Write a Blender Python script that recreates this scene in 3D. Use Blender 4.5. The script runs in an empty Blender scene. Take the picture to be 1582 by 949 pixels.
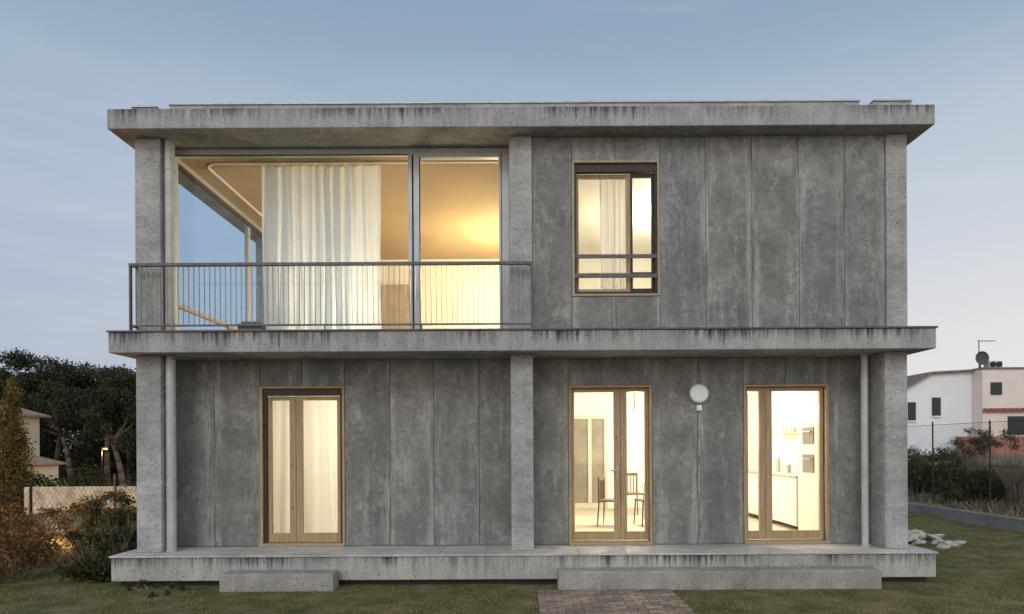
import bpy, bmesh, math, random
import numpy as np
from mathutils import Vector, Matrix
random.seed(7); rng=np.random.default_rng(7)
S=bpy.context.scene
COL=S.collection
S.view_settings.view_transform='Standard'
S.view_settings.look='None'
S.view_settings.exposure=0
WL={}
# ------------------------------------------------------------ materials
def newmat(name):
    m=bpy.data.materials.new(name); m.use_nodes=True
    nt=m.node_tree; nt.nodes.clear()
    return m,nt
class N:
    def __init__(s,nt): s.nt=nt
    def n(s,t,**k):
        x=s.nt.nodes.new(t)
        for a,b in k.items(): setattr(x,a,b)
        return x
    def l(s,a,b): s.nt.links.new(a,b)
    def val(s,sock,v):
        if hasattr(v,'node'): s.l(v,sock)
        else: sock.default_value=v
    def pos(s): return s.n('ShaderNodeNewGeometry').outputs['Position']
    def attr(s,n): x=s.n('ShaderNodeAttribute'); x.attribute_name=n; return x.outputs['Fac']
    def sep(s,v): x=s.n('ShaderNodeSeparateXYZ'); s.l(v,x.inputs[0]); return x.outputs
    def scale(s,vec,sc):
        x=s.n('ShaderNodeVectorMath',operation='MULTIPLY'); s.l(vec,x.inputs[0]); x.inputs[1].default_value=sc; return x.outputs[0]
    def noise(s,vec,scale,detail=5,rough=.6,dist=0):
        x=s.n('ShaderNodeTexNoise'); s.l(vec,x.inputs['Vector']); x.inputs['Scale'].default_value=scale
        x.inputs['Detail'].default_value=detail; x.inputs['Roughness'].default_value=rough; x.inputs['Distortion'].default_value=dist
        return x.outputs['Fac']
    def ramp(s,fac,stops):
        x=s.n('ShaderNodeValToRGB'); s.l(fac,x.inputs[0]); e=x.color_ramp.elements
        while len(e)<len(stops): e.new(.5)
        for i,(p,c) in enumerate(stops):
            e[i].position=p; e[i].color=(c,c,c,1) if isinstance(c,(int,float)) else (*c,1)
        return x.outputs[0]
    def math(s,op,a,b=0,clamp=False):
        x=s.n('ShaderNodeMath',operation=op); x.use_clamp=clamp; s.val(x.inputs[0],a); s.val(x.inputs[1],b); return x.outputs[0]
    def mix(s,f,a,b,mode='MIX'):
        x=s.n('ShaderNodeMix',data_type='RGBA',blend_type=mode); s.val(x.inputs[0],f)
        for i,v in ((6,a),(7,b)):
            if hasattr(v,'node'): s.l(v,x.inputs[i])
            else: x.inputs[i].default_value=(*v,1) if len(v)==3 else v
        return x.outputs[2]
    def bump(s,h,st=.3,d=.01):
        x=s.n('ShaderNodeBump'); x.inputs['Strength'].default_value=st; x.inputs['Distance'].default_value=d; s.l(h,x.inputs['Height']); return x.outputs[0]
    def out(s,sh): o=s.n('ShaderNodeOutputMaterial'); s.l(sh,o.inputs[0])
    def bsdf(s,col,rough=.8,metal=0,normal=None,spec=.3):
        b=s.n('ShaderNodeBsdfPrincipled')
        if hasattr(col,'node'): s.l(col,b.inputs['Base Color'])
        else: b.inputs['Base Color'].default_value=(*col,1)
        s.val(b.inputs['Roughness'],rough); b.inputs['Metallic'].default_value=metal
        b.inputs['Specular IOR Level'].default_value=spec
        if normal is not None: s.l(normal,b.inputs['Normal'])
        return b.outputs[0]

def m_simple(name,col,rough=.7,metal=0,var=.15,sc=6,bump=.1):
    m,nt=newmat(name); g=N(nt); p=g.pos()
    n=g.noise(p,sc,6)
    lo=tuple(c*(1-var) for c in col); hi=tuple(min(1,c*(1+var)) for c in col)
    c=g.ramp(n,[(.3,lo),(.7,hi)])
    nrm=g.bump(g.noise(p,sc*8,4),bump,.005) if bump>0 else None
    g.out(g.bsdf(c,rough,metal,nrm))
    return m

def m_concrete(name,base,streak=.5,drip=False,pores=True,boards=False):
    m,nt=newmat(name); g=N(nt); p=g.pos()
    n1=g.noise(p,1.7,8,.65); n2=g.noise(g.scale(p,(9,9,.8)),1.0,6,.6,.3); n3=g.noise(p,34,6,.7)
    lo=tuple(c*.70 for c in base); hi=tuple(c*1.25 for c in base)
    c=g.ramp(n1,[(.3,lo),(.72,hi)])
    st=g.ramp(n2,[(.35,.65),(.6,1.08)])
    c=g.mix(streak,c,st,'MULTIPLY')
    sp=g.ramp(n3,[(.3,.64),(.62,1.12)])
    c=g.mix(.7,c,sp,'MULTIPLY')
    h=n3
    if boards:
        z=g.sep(p)[2]
        w=g.math('ADD',g.math('MULTIPLY',z,5.2),g.math('MULTIPLY',n1,.3))
        ln=g.ramp(g.math('FRACT',w),[(0,.82),(.04,1),(.92,1),(1,.93)])
        c=g.mix(.4,c,ln,'MULTIPLY')
        sw=g.ramp(g.noise(g.scale(p,(4,4,9)),1.1,6,.7,.5),[(.38,.8),(.64,1.14)])
        c=g.mix(.75,c,sw,'MULTIPLY')
    if pores:
        v=g.n('ShaderNodeTexVoronoi'); v.inputs['Scale'].default_value=17; g.l(p,v.inputs['Vector'])
        gate=g.ramp(g.noise(p,7,2),[(.46,0),(.54,1)])
        d=g.ramp(v.outputs['Distance'],[(.09,0),(.18,1)])
        inv=g.math('MAXIMUM',d,g.math('SUBTRACT',1,gate))
        c=g.mix(.8,c,inv,'MULTIPLY')
        h=g.math('ADD',g.math('MULTIPLY',inv,1.2),n3)
    if drip:
        z=g.sep(p)[2]
        dz=g.math('SUBTRACT',g.attr('tone'),z)
        nn=g.noise(g.scale(p,(16,16,.5)),1,6,.75)
        thr=g.math('ADD',g.math('MULTIPLY',dz,1.0),.36)
        k=g.math('SUBTRACT',nn,thr); k=g.math('MULTIPLY',k,5.5,True)
        big=g.ramp(g.noise(g.scale(p,(.7,.7,.2)),1,3),[(.42,.12),(.56,1)])
        k=g.math('MULTIPLY',k,big)
        c=g.mix(k,c,(.05,.048,.05))
        k2=g.math('MULTIPLY',g.math('SUBTRACT',g.noise(g.scale(p,(11,11,.8)),1.3,5,.6),.54),5,True)
        c=g.mix(g.math('MULTIPLY',k2,.45),c,(.56,.55,.56))
    g.out(g.bsdf(c,.85,0,g.bump(h,.45,.007),.25))
    return m

def m_panel():
    m,nt=newmat('cement_board_panel'); g=N(nt); p=g.pos()
    t=g.attr('tone')
    off=g.n('ShaderNodeCombineXYZ'); g.l(g.math('MULTIPLY',t,37),off.inputs[0]); g.l(g.math('MULTIPLY',t,91),off.inputs[2])
    ad=g.n('ShaderNodeVectorMath',operation='ADD'); g.l(p,ad.inputs[0]); g.l(off.outputs[0],ad.inputs[1]); q=ad.outputs[0]
    base=g.ramp(t,[(0,(.176,.184,.186)),(.3,(.212,.210,.202)),(.65,(.185,.181,.172)),(1,(.245,.241,.230))])
    n1=g.ramp(g.noise(q,2.2,9,.72),[(.32,.66),(.68,1.32)])
    c=g.mix(.9,base,n1,'MULTIPLY')
    n3=g.ramp(g.noise(q,12,8,.8),[(.32,.72),(.68,1.25)])
    c=g.mix(.9,c,n3,'MULTIPLY')
    # chalky clouds
    cl=g.ramp(g.noise(g.scale(q,(2.6,2.6,1.1)),1,9,.78,.6),[(.50,0),(.66,1)])
    cl2=g.ramp(g.noise(q,6,9,.82),[(.44,0),(.62,1)])
    c=g.mix(g.math('MULTIPLY',g.math('MULTIPLY',cl,cl2),.75),c,(.47,.47,.455))
    # lime runs
    e=g.ramp(g.noise(g.scale(q,(5.0,5.0,.45)),1,8,.70,.6),[(.53,0),(.64,1)])
    e2=g.ramp(g.noise(q,7,8,.8),[(.42,.0),(.62,1)])
    c=g.mix(g.math('MULTIPLY',g.math('MULTIPLY',e,e2),.6),c,(.50,.50,.48))
    x=g.sep(p)[0]
    d=g.math('ABSOLUTE',g.math('SUBTRACT',x,g.attr('cx')))
    ed=g.ramp(d,[(.15,0),(.29,1)])
    en=g.ramp(g.noise(g.scale(q,(8,8,.7)),1.2,7,.75,.3),[(.47,0),(.60,1)])
    c=g.mix(g.math('MULTIPLY',g.math('MULTIPLY',ed,en),.5),c,(.52,.52,.49))
    dk=g.ramp(g.noise(g.scale(q,(3,3,.7)),1,6,.65,.4),[(.5,0),(.68,1)])
    c=g.mix(g.math('MULTIPLY',dk,.38),c,(.09,.088,.085))
    g.out(g.bsdf(c,g.ramp(n1,[(0,.5),(1,.7)]),0,g.bump(g.noise(q,40,4),.2,.003),.3))
    return m

def m_wood(name,c1,c2,rough=.5):
    m,nt=newmat(name); g=N(nt); p=g.pos()
    n=g.noise(g.scale(p,(30,30,1.5)),1.2,6,.65,.5)
    c=g.ramp(n,[(.3,c1),(.7,c2)])
    k=g.ramp(g.noise(g.scale(p,(60,60,3)),1,4),[(.35,.7),(.6,1)])
    c=g.mix(.7,c,k,'MULTIPLY')
    v=g.n('ShaderNodeTexVoronoi'); v.inputs['Scale'].default_value=3.1; g.l(g.scale(p,(2,2,1)),v.inputs['Vector'])
    c=g.mix(g.math('MULTIPLY',g.ramp(v.outputs['Distance'],[(.05,1),(.09,0)]),.7),c,(.1,.05,.02))
    g.out(g.bsdf(c,rough,0,g.bump(n,.15,.003)))
    return m

def m_glass(name,tint=(1,1,1),boost=1.0):
    m,nt=newmat(name); g=N(nt)
    tr=g.n('ShaderNodeBsdfTransparent'); tr.inputs[0].default_value=(*tint,1)
    gl=g.n('ShaderNodeBsdfGlossy'); gl.inputs['Roughness'].default_value=.01
    fr=g.n('ShaderNodeFresnel'); fr.inputs[0].default_value=1.5
    mx=g.n('ShaderNodeMixShader'); g.l(g.math('MULTIPLY',fr.outputs[0],boost,True),mx.inputs[0]); g.l(tr.outputs[0],mx.inputs[1]); g.l(gl.outputs[0],mx.inputs[2])
    g.out(mx.outputs[0]); return m

def m_cloth(name,col,trans=.5,clear=0.0):
    m,nt=newmat(name); g=N(nt); p=g.pos()
    d=g.n('ShaderNodeBsdfDiffuse'); t=g.n('ShaderNodeBsdfTranslucent')
    c=g.mix(g.noise(g.scale(p,(40,40,3)),1,4),tuple(x*.9 for x in col),col)
    g.l(c,d.inputs[0]); g.l(c,t.inputs[0])
    mx=g.n('ShaderNodeMixShader'); mx.inputs[0].default_value=trans; g.l(d.outputs[0],mx.inputs[1]); g.l(t.outputs[0],mx.inputs[2])
    o=mx.outputs[0]
    if clear>0:
        tr=g.n('ShaderNodeBsdfTransparent'); m2=g.n('ShaderNodeMixShader'); m2.inputs[0].default_value=clear
        g.l(o,m2.inputs[1]); g.l(tr.outputs[0],m2.inputs[2]); o=m2.outputs[0]
    g.out(o); return m

def m_leaf(name,c1,c2,c3=None,sc=1.2):
    m,nt=newmat(name); g=N(nt); p=g.pos()
    c=g.ramp(g.noise(p,sc,4),[(.35,c1),(.65,c2)])
    c=g.mix(g.math('MULTIPLY',g.attr('tone'),.7),c,c3 or tuple(x*1.5 for x in c2))
    d=g.n('ShaderNodeBsdfDiffuse'); t=g.n('ShaderNodeBsdfTranslucent'); g.l(c,d.inputs[0]); g.l(c,t.inputs[0])
    mx=g.n('ShaderNodeMixShader'); mx.inputs[0].default_value=.3; g.l(d.outputs[0],mx.inputs[1]); g.l(t.outputs[0],mx.inputs[2])
    g.out(mx.outputs[0]); return m

def m_emit(name,col,st):
    m,nt=newmat(name); g=N(nt)
    e=g.n('ShaderNodeEmission'); e.inputs[0].default_value=(*col,1); e.inputs[1].default_value=st
    g.out(e.outputs[0]); return m

SLAB=m_concrete('board_marked_concrete_edge',(.38,.37,.375),.4,True)
CONC=m_concrete('cast_concrete',(.42,.415,.41),.25,boards=True)
PLIN=m_concrete('plinth_concrete',(.45,.435,.41),.45,True)
PANEL=m_panel()
DARKW=m_simple('dark_backing',(.03,.03,.03))
WOOD=m_wood('pine_wood',(.34,.235,.13),(.52,.385,.235))
WOODG=m_wood('greyed_pine_wood',(.33,.27,.20),(.46,.38,.28))
DKWOOD=m_wood('dark_bronze_frame',(.035,.028,.022),(.07,.055,.045))
STEEL=m_simple('galvanised_steel',(.42,.42,.43),.45,.6,.2,12,.05)
RAILM=m_simple('weathered_steel_rail',(.12,.115,.12),.5,.4,.25,14,.05)
BALU=m_simple('baluster_steel',(.25,.25,.26),.45,.4,.2,14,.05)
ALU=m_simple('grey_window_frame',(.45,.47,.49),.45,.2,.08,5,.02)
PIPE=m_simple('grey_pipe',(.47,.465,.465),.5,.1,.15,5,.05)
FLASH=m_simple('dark_metal_flashing',(.11,.105,.105),.5,.5,.2,9,.05)
ZINC=m_simple('pale_metal_flashing',(.42,.44,.46),.45,.3,.2,7,.05)
GLASS=m_glass('window_glass',(.97,.98,.98),.8)
SGLASS=m_glass('side_window_glass',(.62,.77,.90),.03)
WHITE=m_simple('white_paint',(.80,.785,.75),.6,0,.03,2,0)
CEIL=m_simple('tan_concrete_ceiling',(.36,.26,.15),.9,0,.10,1.1,0)
FLOORM=m_simple('interior_floor',(.5,.45,.36),.5,0,.1,3,0)
CURT=m_cloth('white_curtain',(.86,.86,.84),.55)
SHEER=m_cloth('sheer_curtain',(.80,.87,.95),.5,.07)
BLACK=m_simple('black_metal',(.02,.02,.02),.4,.3)
LAMPW=m_simple('opal_lamp_glass',(.88,.90,.92),.3,0,.02,3,0)
CAB=m_simple('white_cabinet',(.8,.79,.75),.35,0,.02,3,0)
OVEN=m_simple('oven_glass',(.22,.21,.19),.2,0,.1,3,0)
BULB=m_emit('warm_bulb',(1,.88,.64),12)
SOFTB=m_emit('added_lamp_glow',(1,.88,.64),2)  # globe glow of the lamp added behind the sheer curtain
CHAIRM=m_wood('chair_wood',(.10,.07,.05),(.16,.11,.08))

# ------------------------------------------------------------ builders
class MB:
    def __init__(s): s.v=[];s.f=[];s.m=[];s.t=[]
    def box(s,x0,x1,y0,y1,z0,z1,m=0,t=None):
        t=random.random() if t is None else t
        b=len(s.v)
        s.v+=[(x0,y0,z0),(x1,y0,z0),(x1,y1,z0),(x0,y1,z0),(x0,y0,z1),(x1,y0,z1),(x1,y1,z1),(x0,y1,z1)]
        for f in ((0,3,2,1),(4,5,6,7),(0,1,5,4),(1,2,6,5),(2,3,7,6),(3,0,4,7)):
            s.f.append(tuple(b+i for i in f)); s.m.append(m); s.t.append(t)
        return s
    def cyl(s,p0,p1,r0,r1=None,n=12,m=0,t=0,cap=True):
        r1=r0 if r1 is None else r1
        p0=Vector(p0);p1=Vector(p1);d=(p1-p0).normalized()
        a=d.orthogonal().normalized(); c=d.cross(a); b=len(s.v)
        for p,r in ((p0,r0),(p1,r1)):
            for i in range(n):
                th=2*math.pi*i/n; s.v.append(tuple(p+(a*math.cos(th)+c*math.sin(th))*r))
        for i in range(n):
            j=(i+1)%n; s.f.append((b+i,b+j,b+n+j,b+n+i)); s.m.append(m); s.t.append(t)
        if cap:
            s.f.append(tuple(b+i for i in range(n))[::-1]); s.m.append(m); s.t.append(t)
            s.f.append(tuple(b+n+i for i in range(n))); s.m.append(m); s.t.append(t)
        return s
    def poly(s,vs,fs,m=0,t=0):
        b=len(s.v); s.v+=[tuple(q) for q in vs]
        for f in fs: s.f.append(tuple(b+i for i in f)); s.m.append(m); s.t.append(t)
        return s
    def build(s,name,mats,parent=None,bevel=0,smooth=False,**props):
        V=np.array(s.v,dtype=float); lo=V.min(0); hi=V.max(0)
        o=np.array([(lo[0]+hi[0])/2,(lo[1]+hi[1])/2,lo[2]])
        return mesh_obj(name,V-o,s.f,s.m,s.t,mats,tuple(o),parent,bevel,smooth,**props)
def mesh_obj(name,V,F,M,T,mats,loc,parent=None,bevel=0,smooth=False,**props):
    me=bpy.data.meshes.new(name); me.from_pydata([tuple(v) for v in V],[],[tuple(f) for f in F])
    if not isinstance(mats,(list,tuple)): mats=[mats]
    for m in mats: me.materials.append(m)
    if M is not None and len(M): me.polygons.foreach_set('material_index',np.array(M,dtype=np.int32))
    a=me.attributes.new('tone','FLOAT','FACE')
    if T is not None and len(T): a.data.foreach_set('value',np.array(T,dtype=np.float32))
    if smooth: me.polygons.foreach_set('use_smooth',np.ones(len(me.polygons),dtype=bool))
    me.update()
    ob=bpy.data.objects.new(name,me); COL.objects.link(ob); place(ob,loc,parent)
    if bevel:
        bv=ob.modifiers.new('b','BEVEL'); bv.width=bevel; bv.segments=2; bv.limit_method='ANGLE'
    for k,v in props.items(): ob[k]=v
    return ob
def place(ob,loc,parent=None):
    WL[ob]=Vector(loc)
    if parent is not None: ob.parent=parent; ob.location=Vector(loc)-WL[parent]
    else: ob.location=loc
def empty(name,loc,parent=None,**props):
    ob=bpy.data.objects.new(name,None); ob.empty_display_size=.2; COL.objects.link(ob); place(ob,loc,parent)
    for k,v in props.items(): ob[k]=v
    return ob
def copy_tree(src,loc,rotz=0,scale=1):
    c=src.copy(); COL.objects.link(c); c.location=loc; c.rotation_euler=(0,0,rotz); c.scale=(scale,)*3
    WL[c]=Vector(loc)
    for ch in src.children:
        d=ch.copy(); COL.objects.link(d); d.parent=c
    return c

# ------------------------------------------------------------ terrain
def sm(a,b,t):
    t=np.clip((np.asarray(t,float)-a)/(b-a),0,1); return t*t*(3-2*t)
def H(x,y):
    x=np.asarray(x,float); y=np.asarray(y,float)
    h=.22*sm(10.5,10.7,x)+.3*sm(10.9,14,x)+.55*sm(14,24,x)
    h=h-1.5*sm(-11,-28,x)
    h=h+(.03*np.sin(x*1.3+y*.7)+.02*np.sin(x*2.9-y*1.9))*sm(5.9,8,np.abs(x))
    return h
xs=np.concatenate([np.linspace(-500,-45,14),np.arange(-42,-12,1.2),np.arange(-12,10.4,.4),np.arange(10.4,11,.1),np.arange(11,26,.6),np.arange(27,45,2),np.linspace(50,500,14)])
ys=np.concatenate([np.linspace(-60,-12,8),np.arange(-10,14,.5),np.arange(14,60,1.5),np.linspace(65,900,16)])
XX,YY=np.meshgrid(xs,ys); ZZ=H(XX,YY)
V=np.stack([XX.ravel(),YY.ravel(),ZZ.ravel()],1)
idx=np.arange(V.shape[0]).reshape(XX.shape)
F=np.stack([idx[:-1,:-1].ravel(),idx[:-1,1:].ravel(),idx[1:,1:].ravel(),idx[1:,:-1].ravel()],1)
m,nt=newmat('lawn_and_dry_soil'); g=N(nt); p=g.pos()
a=g.ramp(g.noise(p,1.9,8,.75),[(.36,(.085,.09,.035)),(.5,(.16,.145,.062)),(.62,(.27,.21,.125))])
a=g.mix(.8,a,g.ramp(g.noise(p,30,5,.8),[(.3,.5),(.7,1.5)]),'MULTIPLY')
d=g.ramp(g.noise(p,1.1,7,.75),[(.35,(.16,.14,.09)),(.55,(.26,.225,.15)),(.7,(.11,.10,.06))])
k=g.math('MULTIPLY',g.math('SUBTRACT',g.sep(p)[0],10.6),5,True)
g.out(g.bsdf(g.mix(k,a,d),.95,0,g.bump(g.noise(p,25,6,.8),.8,.03),.1))
GRD=m
mesh_obj('ground',V,F,None,None,GRD,(0,0,0),smooth=True,kind='structure')

def grass(name,regions,n,hgt,mat,thr=-.7,**props):
    tot=sum((r[1]-r[0])*(r[3]-r[2]) for r in regions); P=[]
    for r in regions:
        k=int(n*(r[1]-r[0])*(r[3]-r[2])/tot)
        P.append(np.stack([rng.uniform(r[0],r[1],k),rng.uniform(r[2],r[3],k)],1))
    P=np.concatenate(P)
    q=np.sin(P[:,0]*2.1+1)*np.sin(P[:,1]*2.7+2)+.6*np.sin(P[:,0]*5.3+P[:,1]*4.1)+.5*np.sin(P[:,0]*11-P[:,1]*9)
    P=P[(q+rng.normal(0,.6,len(P)))>thr]
    k=len(P); z=H(P[:,0],P[:,1])
    th=rng.uniform(0,2*np.pi,k); w=rng.uniform(.004,.009,k)*hgt/.04; h=rng.uniform(.4,1.3,k)*hgt; le=rng.normal(0,.5,(k,2))*h[:,None]
    A=np.stack([P[:,0]-w*np.cos(th),P[:,1]-w*np.sin(th),z-.005],1)
    B=np.stack([P[:,0]+w*np.cos(th),P[:,1]+w*np.sin(th),z-.005],1)
    C=np.stack([P[:,0]+le[:,0],P[:,1]+le[:,1],z+h],1)
    V=np.stack([A,B,C],1).reshape(-1,3); F=np.arange(3*k).reshape(-1,3)
    return mesh_obj(name,V,F,None,rng.random(k)**1.5,mat,(0,0,0),kind='stuff',**props)
GR=m_leaf('lawn_blades',(.115,.13,.04),(.24,.215,.08),(.52,.43,.24),3.0)
DRY=m_leaf('dry_grass_blades',(.2,.17,.11),(.32,.28,.18),(.45,.39,.27),1.5)
grass('lawn_grass',[(-7.5,.2,-2.4,-.03),(1.82,6.8,-2.4,-.03),(5.55,10.4,-2,9),(-8,-5.5,-1,3)],95000,.03,GR,-.25,label='short patchy green and brown lawn grass',category='grass')
grass('dry_grass',[(10.75,20,3,26)],26000,.2,DRY,label='pale dry grass on the rough slope',category='grass')

m,nt=newmat('clay_paver'); g=N(nt); p=g.pos()
c=g.ramp(g.attr('tone'),[(0,(.19,.15,.125)),(.5,(.27,.21,.17)),(1,(.37,.285,.22))])
c=g.mix(.8,c,g.ramp(g.noise(p,14,6,.75),[(.3,.6),(.7,1.25)]),'MULTIPLY')
g.out(g.bsdf(c,.85,0,g.bump(g.noise(p,60,4),.4,.004)))
PAV=m
mb=MB()
y=-5.0;r=0
while y<-.44:
    x=.2
    if r%2: mb.box(.206,.294,y+.006,y+.094,-.03,.022); x=.3
    while x<1.71:
        dz=random.uniform(-.003,.003)
        mb.box(x+.006,x+.194,y+.006,y+.094,-.03,.022+dz)
        x+=.2
    if x<1.76: mb.box(x+.006,x+.094,y+.006,y+.094,-.03,.022)
    y+=.1;r+=1
mb.build('paver_path',[PAV],bevel=.005,kind='structure')

# ------------------------------------------------------------ house
HS=empty('house',(0,3,0),label='two-storey grey concrete house with lit windows and balcony',category='house')
XL,XR=-5.42,5.50; BD=6.7
def slab(name,z0,z1,mat,y0=0):
    MB().box(XL,XR,y0,BD,z0,z1,0,z1).build(name,[mat],HS,.012)
slab('roof_slab',6.045,6.31,SLAB)
slab('floor_slab',3.09,3.36,SLAB)
mb=MB(); mb.box(XL+.02,XR-.02,0,BD,.075,.385,0,.385)
mb.box(XL+.1,XR-.1,.09,BD-.1,-.1,.075,1)  # recessed base in near-black, shadow gap put into the colour
mb.build('plinth',[PLIN,DARKW],HS,.01)
mb=MB(); x=XL
while x<XR-.05:
    x2=min(x+.62,XR)
    mb.box(x+.002,x2-.002,-.02,.78,.387,.412,t=.0); x=x2
mb.build('terrace_paving',[m_concrete('terrace_tile',(.54,.52,.48),.2)],HS,.004)
MB().box(XL-.015,XR+.015,-.018,BD,3.362,3.384).build('slab_flashing',[FLASH],HS)
mb=MB()
for a,b,t in ((-5.27,-4.93,6.50),(-4.93,-4.76,6.44),(-4.76,4.66,6.53),(4.66,4.85,6.46),(4.85,5.37,6.53)):
    mb.box(a,b,.32,.44,6.312,t-.02,0); mb.box(a-.006,b+.006,.30,.46,t-.019,t,1)
for sx_ in (-5.27,5.25): mb.box(sx_,sx_+.12,.46,BD-.2,6.312,6.48,0)
mb.box(-5.27,5.37,BD-.3,BD-.18,6.312,6.5,0)
mb.build('roof_parapet',[CONC,ZINC],HS)
for (a,b,d) in ((-5.21,-4.87,.57),(-.12,.185,.8),(4.965,5.27,.66)):
    MB().box(a,b,.27,d,.413,3.088).build('column',[CONC],HS,.012)
for (a,b,d) in ((-5.21,-4.865,.57),(-.125,.184,.72),(4.995,5.28,.6)):
    MB().box(a,b,.27,d,3.386,6.043).build('column',[CONC],HS,.012)
for (x,yy,r,z0,z1) in ((-4.79,.38,.065,.413,3.088),(-4.79,.38,.065,3.386,6.043),(4.80,.5,.045,.413,3.088)):
    mb=MB(); mb.cyl((x,yy,z0),(x,yy,z1),r,n=24)
    for zz in (z0+.0,z0+.9,z1-.4): mb.cyl((x,yy,zz),(x,yy,zz+.03),r+.008,n=24)
    mb.build('downpipe',[PIPE],HS,smooth=False)

def cells(x0,x1,z0,z1,ops,joints):
    xs=sorted(set([x0,x1]+[j for j in joints if x0<j<x1])); out=[]
    for a,b in zip(xs[:-1],xs[1:]):
        segs=[(z0,z1)]
        for (ox0,ox1,oz0,oz1) in ops:
            if a<ox1-.01 and b>ox0+.01:
                ns=[]
                for (s0,s1) in segs:
                    if oz0>s0+.01: ns.append((s0,min(s1,oz0)))
                    if oz1<s1-.01: ns.append((max(s0,oz1),s1))
                segs=ns
        for s0,s1 in segs: out.append((a,b,s0,s1))
    return out
def facade(x0,x1,z0,z1,y,ops,joints):
    jj=set(joints)
    for o in ops: jj|={o[0],o[1]}
    mb=MB(); cx=[]
    for a,b,s0,s1 in cells(x0,x1,z0,z1,ops,jj):
        mb.box(a+.0035,b-.0035,y+random.uniform(0,.003),y+.03,s0+.002,s1-.002); cx+=[(a+b)/2]*6
    o=mb.build('wall',[PANEL],HS,0,label='cement board cladding in tall grey panels')
    at=o.data.attributes.new('cx','FLOAT','FACE'); at.data.foreach_set('value',np.array(cx,dtype=np.float32))
    mb=MB()
    xs={x0,x1}
    for o in ops: xs|={o[0],o[1]}
    for a,b,s0,s1 in cells(x0,x1,z0,z1,ops,xs): mb.box(a,b,y+.034,y+.16,s0,s1)
    mb.build('wall_core',[DARKW],HS)
DL=(-3.73,-2.51,.413,2.71); DC=(.70,1.90,.413,2.70); DR=(3.21,4.43,.413,2.70)
facade(-5.15,-.12,.413,3.088,.8,[DL],[-4.38,-3.73,-3.13,-2.51,-1.866,-1.235,-.585])
facade(.186,5.2,.413,3.088,.8,[DC,DR],[.70,1.30,1.90,2.553,3.21,3.82,4.43])
WU=(.723,1.922,3.867,5.72)
facade(.186,4.993,3.386,6.043,.30,[WU],[.723,1.32,1.922,2.55,3.18,3.82,4.44])

mb=MB(); mb.box(-5.2,-5.0,.97,6.3,.413,3.088); mb.box(5.06,5.25,.97,6.3,.413,3.088)
mb.box(-5.2,5.25,6.3,6.42,.413,3.088); mb.build('side_and_rear_wall',[CONC],HS)
mb=MB(); mb.box(5.06,5.25,.62,6.3,3.386,6.043); mb.box(-5.2,-4.97,4.5,6.3,3.386,6.043); mb.box(-5.2,5.25,6.3,6.42,3.386,6.043); mb.build('side_and_rear_wall',[CONC],HS)
def room(x0,x1,y0,y1,z0,z1,ceil=WHITE,ly=None):
    mb=MB(); t=.02
    mb.box(x1-t,x1,y0,y1-t,z0+t,z1-t,0)
    mb.box(x0,x1,y1-t,y1,z0+t,z1-t,0)
    mb.box(x0,x0+t,(ly or y0),y1-t,z0+t,z1-t,0)
    mb.box(x0,x1,y0,y1,z1-t,z1,1); mb.box(x0,x1,y0,y1,z0,z0+t,2)
    return mb.build('room_lining',[WHITE,ceil,FLOORM],HS)
room(-4.995,-.02,.965,6.29,.414,3.085)
room(.05,5.055,.965,6.29,.414,3.085)
room(-4.96,-.02,.74,6.29,3.387,6.04,CEIL,4.5)
room(.05,5.055,.465,6.29,3.387,6.04)
MB().box(-.018,.048,.9,6.29,.44,3.06).build('partition_wall',[WHITE],HS)
MB().box(-.018,.048,.75,6.29,3.41,6.0).build('partition_wall',[WHITE],HS)

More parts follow.
